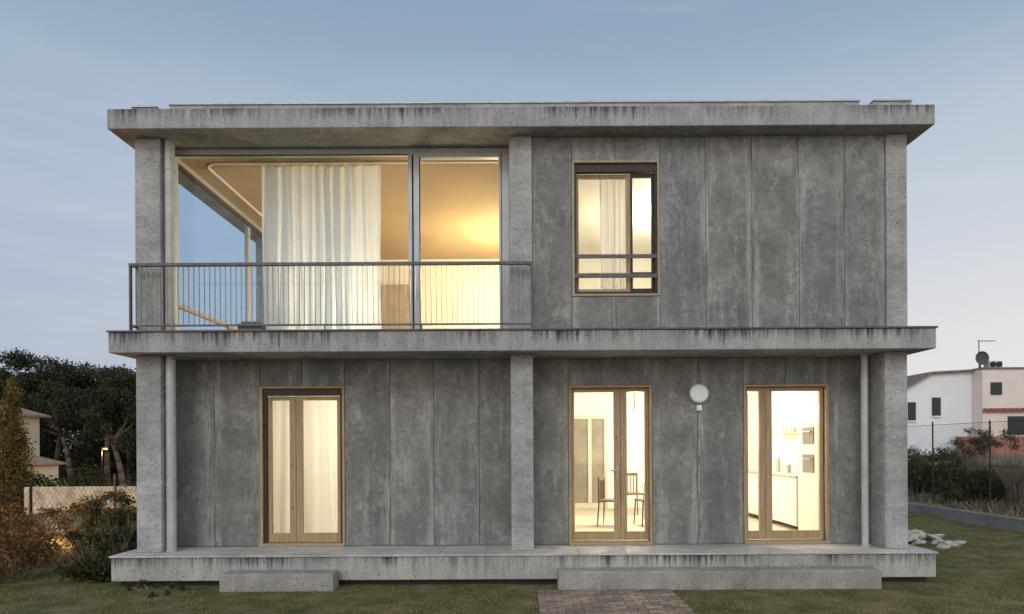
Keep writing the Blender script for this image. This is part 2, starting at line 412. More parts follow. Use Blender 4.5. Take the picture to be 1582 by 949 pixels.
def framebox(mb,x0,x1,z0,z1,y0,y1,l,r,b,t,m=0):
    mb.box(x0,x0+l,y0,y1,z0,z1,m); mb.box(x1-r,x1,y0,y1,z0,z1,m)
    mb.box(x0+l,x1-r,y0,y1,z1-t,z1,m); mb.box(x0+l,x1-r,y0,y1,z0,z0+b,m)
def pane(x0,x1,y,z0,z1,parent,mat=GLASS,name='glass'):
    return MB().poly([(x0,y,z0),(x1,y,z0),(x1,y,z1),(x0,y,z1)],[(0,1,2,3)]).build(name,[mat],parent)
def door(x0,x1,z0,z1,y,split,handle=None,shutter=False):
    D=empty('door',((x0+x1)/2,y,z0),HS)
    D['label']='pine framed glazed double door'
    mb=MB(); framebox(mb,x0+.003,x1-.003,z0+.002,z1-.003,y-.015,y+.15,.035,.035,.04,.03)
    mb.build('frame',[WOOD],D,.003)
    a,b=x0+.04,x1-.04; zt=z1-.035; zb=z0+.045
    MB().box(x0+.0,x1-.0,y-.06,y-.017,z0+.002,z0+.035).build('sill',[WOODG],D,.003)
    if shutter:
        mb=MB(); mb.box(a,b,y+.02,y+.1,zt-.10,zt); mb.box(a,a+.045,y+.03,y+.09,zb,zt-.1); mb.box(b-.035,b,y+.03,y+.09,zb,zt-.1)
        mb.build('shutter_box',[DKWOOD],D,.003); a+=.05;b-=.04;zt-=.105
    for i,(p,q) in enumerate(((a,split-.003),(split+.003,b))):
        L=MB(); framebox(L,p,q,zb+.01,zt-.003,y+.07,y+.13,(.05 if i==0 else .09),(.09 if i==0 else .05),.12,.055)
        L.box(p+(.055 if i==0 else .1),q-(.1 if i==0 else .055),y+.065,y+.069,zb+.115,zb+.135)
        L.build('leaf',[WOOD],D,.004)
        pane(p+(.05 if i==0 else .09),q-(.09 if i==0 else .05),y+.1,zb+.13,zt-.058,D)
    mb=MB(); mb.box(split-.0025,split+.0025,y+.072,y+.09,zb+.012,zt-.01)
    if not shutter:
        mb.box(a-.004,a,y+.05,y+.09,zb,zt); mb.box(b,b+.004,y+.05,y+.09,zb,zt); mb.box(a,b,y+.05,y+.09,zt-.003,zt+.003)
    mb.build('seal',[BLACK],D)
    if handle:
        hx=handle; zz=z0+1.02
        h=MB(); h.box(hx-.018,hx+.018,y+.058,y+.069,zz-.11,zz+.10); h.cyl((hx,y+.06,zz+.04),(hx,y+.02,zz+.04),.011); h.box(hx-.11,hx+.012,y+.012,y+.028,zz+.028,zz+.05)
        h.cyl((hx,y+.06,zz-.06),(hx,y+.045,zz-.06),.014)
        h.build('handle',[STEEL],D,.003)
    return D
door(*DL,.80,-3.235,None,True)
door(*DC,.80,1.455,1.405)
door(*DR,.80,3.555)

W=empty('window',(1.32,.3,3.867),HS); W['label']='recessed bedroom window with dark frame and two safety bars'
x0,x1,z0,z1=WU; y=.30
mb=MB(); framebox(mb,x0+.002,x1-.002,z0+.002,z1-.002,y-.015,y+.15,.035,.03,.03,.035); mb.build('frame',[WOODG],W,.003)
mb=MB(); a,b=x0+.038,x1-.034; framebox(mb,a,b,z0+.034,z1-.04,y+.02,y+.1,.03,.03,.035,.11); mb.build('shutter_frame',[DKWOOD],W,.003)
mb=MB(); framebox(mb,a+.032,a+.77,z0+.07,z1-.155,y+.1,y+.15,.035,.05,.05,.05); mb.box(a+.067,a+.72,y+.1,y+.15,z0+.30,z0+.345); mb.build('leaf',[WOOD],W,.003)
mb=MB(); framebox(mb,a+.775,b-.032,z0+.07,z1-.155,y+.07,y+.12,.03,.03,.05,.05); mb.box(a+.805,b-.062,y+.07,y+.12,z0+.30,z0+.345); mb.build('leaf',[DKWOOD],W,.003)
pane(a+.067,a+.72,y+.125,z0+.12,z1-.205,W); pane(a+.805,b-.062,y+.095,z0+.12,z1-.205,W)
for zz in (4.12,4.385):
    MB().box(a,b,y+.0,y+.018,zz,zz+.055,0).build('safety_bar',[RAILM],W,.004)

LM=empty('wall_lamp',(2.57,.8,2.3),HS); LM['label']='round flat white wall lamp with small sensor box'
n=40
def disc(prof,mat,name):
    vs=[];fs=[]
    for r,d in prof:
        for i in range(n): vs.append((2.57+r*math.cos(2*math.pi*i/n),.795-d,2.57+r*math.sin(2*math.pi*i/n)))
    for k in range(len(prof)-1):
        for i in range(n): fs.append((k*n+i,k*n+(i+1)%n,(k+1)*n+(i+1)%n,(k+1)*n+i))
    MB().poly(vs,fs).build(name,[mat],LM,smooth=True)
disc([(0,.052),(.06,.0515),(.11,.05),(.122,.046),(.126,.036)],LAMPW,'lamp_shade')
disc([(.126,.04),(.14,.04),(.145,.035),(.145,.0)],ZINC,'rim')
mb=MB(); mb.box(2.535,2.605,.755,.796,2.325,2.405); mb.cyl((2.57,.756,2.365),(2.57,.74,2.365),.022); mb.build('sensor_box',[LAMPW],LM,.004)

G=empty('balcony_glazing',(-2.5,.65,3.386),HS); G['label']='large aluminium framed balcony glazing'
mb=MB(); gz0,gz1=3.388,6.04
mb.box(-4.90,-.13,.62,.72,gz1-.09,gz1); mb.box(-4.90,-4.84,.62,.72,gz0,gz1-.09); mb.box(-4.90,-.13,.61,.73,gz0,gz0+.05)
mb.box(-1.555,-1.50,.62,.72,gz0+.05,gz1-.09); mb.box(-1.475,-1.39,.60,.70,gz0+.05,gz1-.09)
mb.box(-.275,-.13,.62,.72,gz0+.05,gz1-.09)
mb.box(-1.39,-.275,.60,.70,gz1-.14,gz1-.09); mb.box(-1.39,-.275,.60,.70,gz0+.05,gz0+.1)
mb.build('frame',[ALU],G,.004)
mb=MB(); mb.box(-1.395,-1.38,.595,.599,gz0+.1,gz1-.14); mb.box(-.245,-.235,.612,.619,gz0+.05,gz1-.09); mb.box(-1.5,-1.476,.66,.7,gz0+.05,gz1-.09); mb.box(-4.84,-1.56,.612,.618,gz1-.1,gz1-.085); mb.build('trim',[DARKW],G)
pane(-4.84,-1.555,.66,gz0+.05,gz1-.09,G); pane(-1.39,-.275,.65,gz0+.1,gz1-.14,G)
mb=MB(); mb.box(-4.98,-4.91,.72,4.5,gz1-.14,gz1); mb.box(-4.98,-4.91,3.40,3.5,gz0,gz1-.14); mb.box(-4.98,-4.91,4.42,4.5,gz0,gz1-.14); mb.box(-4.98,-4.91,.72,4.5,gz0,gz0+.06)
mb.build('side_frame',[ALU],G,.004)
MB().box(-4.905,-4.85,.74,4.5,gz1-.20,gz1-.14).build('side_rail',[DKWOOD],G,.004)
MB().box(-4.905,-4.86,.74,4.5,3.84,3.90).build('side_rail',[WOODG],G,.004)
MB().poly([(-4.945,.72,gz0),(-4.945,4.45,gz0),(-4.945,4.45,gz1-.14),(-4.945,.72,gz1-.14)],[(0,1,2,3)]).build('glass',[SGLASS],G)
pts=[(-.3,1.02),(-4.4,1.02)]
for i in range(1,9):
    a_=i/8*math.pi/2; pts.append((-4.4-.22*math.sin(a_),1.24-.22*math.cos(a_)))
pts.append((-4.62,4.4))
mb=MB(); vs=[];fs=[]
for i,(px,py) in enumerate(pts):
    q0=pts[max(0,i-1)];q1=pts[min(len(pts)-1,i+1)]; dx,dy=q1[0]-q0[0],q1[1]-q0[1]; L=math.hypot(dx,dy); nx_,ny_=-dy/L*.014,dx/L*.014
    vs+=[(px-nx_,py-ny_,5.995),(px+nx_,py+ny_,5.995),(px+nx_,py+ny_,6.017),(px-nx_,py-ny_,6.017)]
for i in range(len(pts)-1):
    for j in range(4): fs.append((i*4+j,i*4+(j+1)%4,(i+1)*4+(j+1)%4,(i+1)*4+j))
mb.poly(vs,fs).build('curtain_track',[WHITE],HS)

R=empty('balcony_railing',(-2.5,.12,3.386),HS); R['label']='slim steel balustrade with vertical bars'
mb=MB(); mb.box(-5.2,.175,.09,.15,4.258,4.298); mb.box(-5.2,.175,.115,.135,3.455,3.48)
mb.box(-5.2,-5.17,.15,.27,4.266,4.29); mb.box(-5.2,-5.17,.15,.27,3.455,3.48); mb.box(.15,.175,.15,.27,4.266,4.29)
mb.build('handrail',[RAILM],R,.003)
for x in (-5.19,.165):
    MB().box(x-.01,x+.01,.10,.15,3.386,4.258).build('post',[RAILM],R)
for x in (-3.9,-2.6,-1.3):
    MB().box(x-.008,x+.008,.12,.13,3.386,3.455).build('post_foot',[RAILM],R)
nb=76; first=None
for i in range(1,nb):
    x=-5.19+i*5.355/nb
    if first is None:
        first=MB().box(x-.0038,x+.0038,.116,.134,3.47,4.258).build('baluster',[BALU],R)
        fx=x
    else:
        c=first.copy(); COL.objects.link(c); c.parent=R; c.location=first.location+Vector((x-fx,0,0))
mb=MB(); mb.box(-3.78,-3.46,.16,.34,3.386,3.50); mb.box(-3.73,-3.51,.18,.32,3.50,3.53)
mb.build('concrete_block',[m_simple('block_concrete',(.16,.15,.14))],None,.01,label='small dark concrete block standing on the balcony edge',category='concrete block')

STEP=m_concrete('step_concrete',(.36,.345,.32),.4)
MB().box(-3.83,-2.38,-.33,-.05,-.05,.225,0,.225).build('concrete_step',[STEP],None,.015,label='short concrete block step against the plinth',category='step')
MB().box(.48,4.58,-.35,-.04,-.05,.235,0,.235).build('concrete_step',[STEP],None,.012,label='long low concrete step below the doors',category='step')

def curtain(x0,x1,y,z0,z1,amp,folds,mat,lab):
    nx=int((x1-x0)*90); nz=16; vs=[];fs=[]
    ph=[random.uniform(0,6) for _ in range(4)]
    for j in range(nz+1):
        t=j/nz
        for i in range(nx+1):
            u=i/nx; a=amp*(.5+.5*(1-t))*(.6+.4*math.sin(u*11+ph[3]))
            w=math.sin(u*folds*6.283+ph[0]+2.4*math.sin(u*7+ph[1])+.5*math.sin(t*3+u*9))+.35*math.sin(u*folds*2.3*6.283+ph[2]+t*1.2)
            vs.append((x0+(x1-x0)*u+.03*math.sin(t*4+u*22)*(1-t),y+a*w,z0+(z1-z0)*t))
    for j in range(nz):
        for i in range(nx):
            k=j*(nx+1)+i; fs.append((k,k+1,k+nx+2,k+nx+1))
    return MB().poly(vs,fs).build('curtain',[mat],None,smooth=True,label=lab,category='curtain')
curtain(-3.80,-2.02,1.04,3.42,5.97,.13,10,SHEER,'wide sheer white curtain behind the balcony glass')
curtain(1.16,1.62,.78,3.45,5.95,.05,6,CURT,'white curtain behind the bedroom window')
curtain(-3.85,-2.3,1.18,.44,3.0,.02,6,CURT,'closed white curtain behind the glazed door')

def chair(loc,rot):
    C=empty('chair',(0,0,0),label='simple dark dining chair near the glazed door',category='chair',group='chairs in the dining room')
    mb=MB(); mb.box(-.21,.21,-.2,.2,.43,.46); mb.build('seat',[CHAIRM],C,.008)
    mb=MB(); mb.box(-.2,-.17,.17,.2,.46,.85); mb.box(.17,.2,.17,.2,.46,.85)
    for i in range(5): mb.box(-.13+i*.06,-.11+i*.06,.178,.192,.46,.79)
    mb.box(-.17,.17,.175,.195,.79,.85); mb.build('backrest',[CHAIRM],C,.003)
    for x in (-.19,.19):
        for yy in (-.18,.18): MB().cyl((x,yy,.43),(x*1.12,yy*1.15,0),.014,.010,8).build('leg',[CHAIRM],C)
    C.location=loc; C.rotation_euler=(0,0,rot)
    return C
c1=chair((1.60,2.9,.436),1.2)
for l,r in (((2.25,2.9,.436),-1.4),((2.2,4.5,.436),0.2)):
    copy_tree(c1,l,r)
T=empty('dining_table',(2.75,3.6,.436),label='pale wooden dining table with thin legs',category='table')
MB().box(2.3,3.5,3.15,4.05,1.14,1.175).build('table_top',[WHITE],T,.006)
for x in (2.37,3.43):
    for yy in (3.22,3.98): MB().cyl((x,yy,.436),(x,yy,1.14),.018,n=8).build('leg',[STEEL],T)
K=empty('kitchen_cabinet',(4.7,3,.436),label='white kitchen units with steel worktop and wall shelf',category='kitchen cabinet')
mb=MB(); y=1.95
while y<4.9:
    for za,zb in ((.52,.78),(.785,1.03),(1.035,1.29)): mb.box(4.43,4.5,y+.003,y+.597,za,zb)
    y+=.6
mb.box(4.5,5.03,1.95,4.95,.5,1.29); mb.build('drawer_front',[CAB],K,.003)
MB().box(4.41,5.03,1.95,4.97,1.292,1.33).build('worktop',[STEEL],K,.004)
MB().box(4.85,5.03,2.2,4.0,2.02,2.06).build('wall_shelf',[WOOD],K,.004)
mb=MB()
for i in range(9):
    y=2.3+i*.19; mb.cyl((4.93,y,2.062),(4.93,y,2.062+random.uniform(.08,.2)),.035,n=10)
for i in range(5):
    y=2.2+i*.5; mb.cyl((4.8,y,1.332),(4.8,y,1.332+random.uniform(.12,.3)),.05,n=10)
mb.build('kitchen_jars',[m_simple('jar_ceramic',(.45,.4,.33),.3)],K,kind='stuff')
O=empty('oven_tower',(4.7,1.5,.436),label='tall white unit with built-in dark ovens',category='oven')
MB().box(4.45,5.03,1.15,1.93,.44,2.7).build('body',[CAB],O,.004)
for za,zb in ((1.40,1.68),(1.84,2.10)):
    mb=MB(); mb.box(4.435,4.449,1.32,1.72,za,zb,0); mb.box(4.40,4.434,1.37,1.68,zb-.08,zb-.06,1); mb.build('oven_door',[OVEN,STEEL],O,.003)
D=empty('rear_door',(1.55,6.25,.436),HS)
mb=MB(); framebox(mb,1.15,1.95,.436,2.5,6.2,6.265,.07,.07,.12,.07); mb.box(1.52,1.6,6.2,6.265,.55,2.43); mb.build('frame',[m_simple('off_white_joinery',(.55,.52,.46),.5,0,.05,2,0)],D)
mb=MB(); mb.box(1.22,1.52,6.245,6.268,.55,2.43); mb.box(1.6,1.88,6.245,6.268,.55,2.43); mb.build('door_panel',[m_simple('greige_door_panel',(.24,.22,.18),.5,0,.3,1.5,0)],D)
MB().box(-3.3,-2.4,6.2,6.268,3.42,5.45).build('interior_door',[WOODG],HS,.004)

def lit(name,loc,power,col=(1,.86,.60),r=.12,drop=.3,lab='lit round opal ceiling lamp',bulb=None):
    L=empty(name,loc,label=lab,category='lamp')
    mb=MB(); n=16; vs=[];fs=[]
    for j in range(9):
        th=math.pi*j/8
        for i in range(n): vs.append((loc[0]+r*math.sin(th)*math.cos(2*math.pi*i/n),loc[1]+r*math.sin(th)*math.sin(2*math.pi*i/n),loc[2]+r*math.cos(th)))
    for j in range(8):
        for i in range(n): fs.append((j*n+i,(j+1)*n+i,(j+1)*n+(i+1)%n,j*n+(i+1)%n))
    mb.poly(vs,fs); mb.build('lamp_globe',[bulb or BULB],L,smooth=True)
    if drop: MB().cyl((loc[0],loc[1],loc[2]+r),(loc[0],loc[1],loc[2]+r+drop),.008,n=6).build('cord',[BLACK],L)
    ld=bpy.data.lights.new(name+'_light','POINT'); ld.energy=power; ld.color=col; ld.shadow_soft_size=r+.05
    lo=bpy.data.objects.new('lamp_light',ld); COL.objects.link(lo); lo.parent=L; lo.location=(0,0,-r-.18)
    return L
lit('ceiling_lamp',(-1.6,2.6,2.7),220,drop=.24)
lit('pendant_lamp',(2.05,3.2,2.36),230,(1,.87,.63),r=.09,drop=.6,lab='small lit pendant lamp over the dining table')
lit('ceiling_lamp',(4.15,3.6,2.86),130,(1,.88,.66),r=.1,drop=.1)
lit('wall_lamp',(-.2,4.3,5.35),260,(1,.80,.44),r=.08,drop=0,lab='small lit lamp on the partition wall')
lit('added_curtain_lamp',(-2.5,2.1,4.1),75,(1,.88,.64),r=.16,drop=0,lab='lamp added behind the curtain to make it glow',bulb=SOFTB)  # added lamp that brightens the sheer curtain from behind
MB().cyl((-2.5,2.1,3.41),(-2.5,2.1,3.93),.012,n=8).build('added_lamp_stand',[BLACK],None,label='thin black stand of the added curtain lamp',category='added lamp stand')
lit('ceiling_lamp',(2.6,3.2,5.8),200,drop=.1)

# ------------------------------------------------------------ neighbour house, white and pink
RW=m_simple('white_render_wall',(.78,.80,.84),.85,0,.05,.5,.05)
RP=m_simple('pale_pink_render_wall',(.76,.66,.62),.85,0,.06,.5,.05)
BR=m_simple('red_brick',(.36,.17,.13),.85,0,.25,2,.1)
TILE=m_simple('clay_roof_tile',(.36,.24,.17),.85,0,.3,3,.3)
RTILE=m_simple('dark_roof_edge',(.22,.17,.15),.85,0,.3,3,.3)
DWIN=m_simple('dark_window',(.02,.025,.03),.2,0,.1)
NH=empty('neighbour_house',(30,40,1),label='white and pink rendered house with flat roof and dish',category='house')
def prism(pts,y0,y1):
    n=len(pts); vs=[(a,y0,b) for a,b in pts]+[(a,y1,b) for a,b in pts]
    fs=[tuple(range(n)),tuple(range(2*n-1,n-1,-1))]+[(i,i+n,(i+1)%n+n,(i+1)%n) for i in range(n)]
    return vs,fs
mb=MB(); mb.poly(*prism([(24.5,.6),(29.95,.6),(29.95,6.6),(27.2,6.45),(24.5,4.9)],36.2,44)); mb.build('wall',[RW],NH)
mb=MB(); mb.poly(*prism([(24.2,4.74),(24.2,4.86),(27.15,6.60),(29.95,6.74),(29.95,6.62),(27.2,6.46)],35.9,44.2)); mb.build('roof',[RTILE],NH)
mb=MB(); mb.box(29.97,37,35.2,44,.6,6.65); mb.build('wall',[RP],NH)
mb=MB(); mb.box(29.9,37.1,35.1,44.1,6.66,6.77); mb.build('roof',[RTILE],NH)
mb=MB()
for i in range(18):
    mb.box(30.0+i*.4,30.3+i*.4,34.9,35.18,4.0,4.12)
mb.box(29.95,37.05,35.0,35.19,3.88,3.99); mb.build('brick_band',[BR],NH)
MB().box(28.2,37.1,34.8,35.15,.6,2.3).build('brick_base',[BR],NH)
for (a,b,c,d,yy) in ((25.7,26.2,3.4,4.6,36.15),(27.3,27.85,3.7,4.9,36.15)):
    mb=MB(); mb.box(a,b,yy-.02,yy+.1,c,d,0); mb.box(a-.05,b+.05,yy-.08,yy+.04,c-.1,c-.01,1); mb.build('window',[DWIN,RW],NH)
MB().box(30.5,31.2,35.13,35.25,5.0,5.8).build('window',[DWIN],NH)
MB().box(31.6,33,35.13,35.25,2.4,3.6).build('window',[DWIN],NH)
mb=MB(); mb.cyl((30.1,35.6,6.8),(30.1,35.6,7.3),.05)
vs=[];fs=[];n=20
for k,(r,d) in enumerate(((.02,.18),(.2,.14),(.36,.06),(.45,-.03))):
    for i in range(n): vs.append((30.1+r*math.cos(6.283*i/n)+.3*d,35.4+d,7.4+r*math.sin(6.283*i/n)))
for k in range(3):
    for i in range(n): fs.append((k*n+i,k*n+(i+1)%n,(k+1)*n+(i+1)%n,(k+1)*n+i))
mb.poly(vs,fs); mb.cyl((30.1,35.5,7.4),(30.1,35.0,7.4),.02); mb.build('satellite_dish',[m_simple('dish_grey',(.1,.1,.11))],NH)
mb=MB(); mb.box(30.6,31.5,35.5,36,6.78,7.22); mb.cyl((30.85,35.48,7.0),(30.85,35.4,7.0),.17,n=16,m=1); mb.cyl((31.25,35.48,7.0),(31.25,35.4,7.0),.17,n=16,m=1); mb.build('air_conditioner',[m_simple('ac_metal',(.45,.45,.45)),BLACK],NH)
mb=MB(); mb.cyl((30.3,36,6.8),(30.3,36,8.65),.03,n=6); mb.cyl((30.2,36,8.6),(31.4,36,8.6),.02,n=6)
for i in range(5): mb.cyl((30.4+i*.2,35.8,8.6),(30.4+i*.2,36.2,8.6),.012,n=5)
mb.build('antenna',[BLACK],NH)

# cream house
CR=m_simple('cream_render_wall',(.80,.72,.56),.85,0,.08,.6,.05)
CH=empty('neighbour_house',(-36,37,-1.5),label='cream rendered house with terracotta tile roofs',category='house')
MB().box(-44,-33.2,36,38.2,-1.8,4.1).build('wall',[CR],CH)
MB().box(-44,-30.4,33.5,35.98,-1.8,.75).build('wall',[CR],CH)
mb=MB(); mb.box(-44.1,-33.0,35.85,35.99,3.7,4.1); mb.build('cornice',[CR],CH)
mb=MB(); mb.box(-44.1,-30.2,33.35,33.49,.45,.8); mb.build('cornice',[CR],CH)
def hip(x0,x1,y0,y1,z0,z1,ins,name):
    mb=MB(); mb.poly([(x0,y0,z0),(x1,y0,z0),(x1,y1,z0),(x0,y1,z0),(x0+ins,y0+ins,z1),(x1-ins,y0+ins,z1),(x1-ins,y1-ins,z1),(x0+ins,y1-ins,z1),(x0,y0,z0-.12),(x1,y0,z0-.12),(x1,y1,z0-.12),(x0,y1,z0-.12)],
      [(0,1,5,4),(1,2,6,5),(2,3,7,6),(3,0,4,7),(4,5,6,7),(8,11,10,9),(0,8,9,1),(1,9,10,2),(2,10,11,3),(3,11,8,0)])
    x=x0+.15
    while x<x1-.1:
        t=max(min(ins,max(0,min(x-x0,x1-x))),.05)
        mb.cyl((x,y0,z0+.02),(x,y0+t,z0+.02+(z1-z0)*t/ins),.06,n=6); x+=.25
    mb.build(name,[TILE],CH)
hip(-44.5,-32.7,35.5,38.7,4.12,4.75,1.5,'roof')
hip(-44.5,-29.9,33.0,36.0,.92,1.5,1.4,'roof')
for (a,b,c,d,yy) in ((-34.9,-34.1,1.9,3.4,35.95),(-37,-36,1.9,3.4,35.95),(-32.6,-31.8,-1.2,.3,33.45),(-35.5,-34,-1.2,.3,33.45)):
    MB().box(a,b,yy-.02,yy+.1,c,d).build('window',[DWIN],CH)

# ------------------------------------------------------------ fences
FM=m_simple('dark_fence_metal',(.06,.05,.05),.6,.4,.3)
def fence(xf,y0,y1,h,step,lab,mesh_step=.16,wr=.0035,pr=.03):
    Fe=empty('fence',(xf,(y0+y1)/2,float(H(xf,y0))),label=lab,category='fence')
    y=y0
    while y<=y1+.01:
        z=float(H(xf,y))
        MB().cyl((xf,y,z-.1),(xf,y,z+h+.05),pr,n=8).build('post',[FM],Fe); y+=step
    mb=MB(); L=y1-y0; z0=float(H(xf,y0))+.05; z1=z0+h-.05; hh=z1-z0
    for zz in (z0+.02,z0+hh/2,z1): mb.cyl((xf,y0,zz),(xf,y1,zz),.007,n=4,cap=False)
    t=-hh
    while t<L:
        for sgn in (1,-1):
            a=max(0,t);b=min(L,t+hh)
            if b-a>.05:
                za=(a-t) if sgn==1 else hh-(a-t); zb=(b-t) if sgn==1 else hh-(b-t)
                mb.cyl((xf+.004*sgn,y0+a,z0+za),(xf+.004*sgn,y0+b,z0+zb),wr,n=3,cap=False)
        t+=mesh_step
    mb.build('wire_mesh',[FM],Fe)
fence(-8.6,.5,26,1.25,2.5,'dark wire mesh fence behind garden shrubs',.13,.0025,.025)
fence(10.95,2.5,30,2.1,2.2,'tall wire mesh fence above the low boundary wall',.11,.0018,.02)
MB().box(10.42,10.62,2.0,26,-.2,.25,0,.3).build('boundary_wall',[m_concrete('boundary_concrete',(.30,.29,.285),.3)],None,.01,label='low pale concrete boundary wall beside the lawn',category='wall')
MB().box(-16,-10.2,13.0,13.3,-.5,.6).build('garden_wall',[m_simple('lamplit_stone_wall',(.6,.48,.34),.9,0,.45,3,.4)],None,.03,label='low warm-lit stone garden wall behind the fence',category='wall')  # stone colour lightened to carry the warm light on the wall

# ------------------------------------------------------------ foliage
def leafcloud(lobes,n,size,shell=.55):
    L=np.array(lobes,float)
    w=(L[:,3]*L[:,4]*L[:,5])**(2/3); w/=w.sum()
    li=rng.choice(len(L),n,p=w)
    d=rng.normal(size=(n,3)); d/=np.linalg.norm(d,axis=1)[:,None]
    r=shell+(1-shell)*rng.random(n)**.7
    r*=1+.22*rng.normal(size=n)
    C=L[li,:3]+d*r[:,None]*L[li,3:]
    a=rng.normal(size=(n,3)); a/=np.linalg.norm(a,axis=1)[:,None]
    b=np.cross(a,rng.normal(size=(n,3))); b/=np.linalg.norm(b,axis=1)[:,None]
    s=size*rng.uniform(.5,1.4,n)[:,None]
    V=np.stack([C-a*s,C+b*s*.45,C+a*s,C-b*s*.45],1).reshape(-1,3)
    F=np.arange(4*n).reshape(-1,4)
    return V,F,rng.random(n)**2.2
BARK=m_simple('pine_bark',(.17,.13,.10),.95,0,.3,4,.5)
PINE=m_leaf('pine_foliage',(.028,.036,.022),(.065,.075,.042),(.13,.135,.08),.5)
BUSH=m_leaf('dark_shrub_foliage',(.03,.04,.016),(.075,.08,.034),(.17,.15,.07),2)
RED=m_leaf('copper_shrub_foliage',(.07,.05,.022),(.19,.115,.05),(.6,.29,.13),2.5)
CYP=m_leaf('lamplit_cypress_foliage',(.08,.065,.022),(.20,.15,.05),(.38,.26,.1),2)  # warm street lamp light put into the leaf colour
HEDG=m_leaf('hedge_foliage',(.025,.04,.014),(.06,.085,.03),(.12,.14,.05),1)
TWIG=m_simple('bare_twigs',(.2,.155,.12),.9,0,.3,4,.1)
def pine(x,y,h,rad,lab):
    z=float(H(x,y)); T=empty('pine_tree',(x,y,z),label=lab,category='tree',group='umbrella pines behind the gardens')
    mb=MB(); lx,ly=random.uniform(-.8,.8),random.uniform(-.5,.5); fork=h*.5
    p=[Vector((x,y,z-.2))]
    for k in range(1,6): t=k/5; p.append(Vector((x+lx*t*t,y+ly*t,z+fork*t)))
    for k in range(5): mb.cyl(p[k],p[k+1],.26*(1-.1*k),.26*(1-.1*(k+1)),8)
    lobes=[]; nl=9
    for i in range(nl):
        an=6.283*i/nl+random.uniform(-.3,.3); rr=rad*random.uniform(.35,.95); zz=z+h*random.uniform(.60,.9)-.10*h*(rr/rad)
        q=Vector((p[-1].x+rr*math.cos(an),p[-1].y+rr*math.sin(an),zz))
        mid=p[-1].lerp(q,.5)+Vector((0,0,-.2)); mb.cyl(p[-1],mid,.12,.08,6); mb.cyl(mid,q,.08,.03,6)
        for j in range(3):
            lobes.append((q.x+random.uniform(-.7,.7),q.y+random.uniform(-.7,.7),zz+random.uniform(-.5,.5),random.uniform(.6,1.25)*rad/3,random.uniform(.6,1.25)*rad/3,random.uniform(.4,.8)*rad/3))
    for j in range(6): lobes.append((p[-1].x+random.uniform(-.5,.5)*rad,p[-1].y+random.uniform(-.5,.5)*rad,z+h*random.uniform(.86,.95),rad*.3,rad*.3,rad*.18))
    mb.build('trunk',[BARK],T,smooth=True)
    V,F,Tn=leafcloud(lobes,10000,.13,shell=.3)
    mesh_obj('crown',V-np.array([x,y,z]),F,None,Tn,PINE,(x,y,z),T)
    return T
for i,(px,top,d,rad) in enumerate(((-10,556,56,3.4),(40,543,58,3.9),(85,552,60,3.8),(125,560,60,3.8),(165,566,54,3.3),(200,570,58,3.4),(225,578,54,3.0),(20,575,64,3.6),(110,590,55,3.0),(60,580,62,3.6),(190,600,50,2.6),(145,582,64,3.6))):
    s=1055/d; x=(px-803)/s; zt=1.83+(690-top)/s; z=float(H(x,d-9))
    pine(x,d-9,(zt-z)*1.02,rad,'dark umbrella pine with spreading crown')
lob=[(random.uniform(-66,-30),random.uniform(58,64),random.uniform(-1,4.2),random.uniform(1.5,3),1.5,random.uniform(1.2,2.4)) for _ in range(90)]
lob+=[(random.uniform(-38,-26),random.uniform(48,51),random.uniform(-1,1.6),random.uniform(.8,1.6),1.,random.uniform(.8,1.5)) for _ in range(50)]
V,F,Tn=leafcloud(lob,46000,.24,shell=.5); mesh_obj('woodland_edge',V,F,None,Tn,PINE,(0,0,0),kind='stuff',label='dark dense woodland undergrowth beneath the pines',category='woodland')
def shrub(name,x,y,lobes,n,size,mat,lab,cat='shrub',twigs=0,**k):
    z=float(H(x,y)); T=empty(name,(x,y,z),label=lab,category=cat,**k)
    mb=MB()
    for l in lobes[:10]:
        mb.cyl((x+l[0]*.2,y+l[1]*.2,z-.05),(x+l[0],y+l[1],z+l[2]),.018,.006,5)
    for i in range(twigs):
        l=random.choice(lobes); a=Vector((x+l[0],y+l[1],z+l[2]*.7)); b=a+Vector((random.uniform(-.25,.25),random.uniform(-.25,.25),random.uniform(.2,.5))); mb.cyl(a,b,.006,.002,4)
    mb.build('stem',[TWIG],T)
    V,F,Tn=leafcloud(lobes,n,size,shell=.15)
    mesh_obj('foliage',V,F,None,Tn,mat,(x,y,z),T)
    return T
def lobes(n,w,h,r):
    return [(random.uniform(-w,w),random.uniform(-w,w),random.uniform(.15,1)*h,r*random.uniform(.6,1.2),r*random.uniform(.6,1.2),r*random.uniform(.5,1)) for _ in range(n)]
for (x,y,w,h,mat,lab) in ((-6.15,1.5,.4,.6,BUSH,'dark green shrub beside the plinth'),(-7.2,.7,.6,.75,RED,'copper-leaved shrub in front of the fence'),(-7.9,2.1,.6,.9,RED,'copper-leaved shrub in front of the fence'),
    (-6.9,2.8,.5,.85,BUSH,'dark green shrub beside the plinth'),(-8.1,.2,.6,.75,BUSH,'dark green shrub in front of the fence'),(-6.3,3.8,.5,.95,RED,'copper-leaved shrub in front of the fence'),(-8.0,4.4,.6,.95,BUSH,'dark green shrub in front of the fence'),(-9.0,1.4,.5,.8,RED,'copper-leaved shrub in front of the fence'),(-7.2,5.6,.6,1.0,RED,'copper-leaved shrub in front of the fence'),(-5.95,.5,.25,.35,BUSH,'dark green shrub beside the plinth'),(-7.5,-.3,.45,.35,BUSH,'low green shrub on the lawn edge')):
    shrub('shrub',x,y,lobes(26,w,h,.18),3600,.032,mat,lab,twigs=40,group='shrubs along the fence')
shrub('weed_plant',-4.7,-.2,lobes(9,.4,.06,.06),700,.022,BUSH,'low leafy weeds against the plinth',cat='plant')
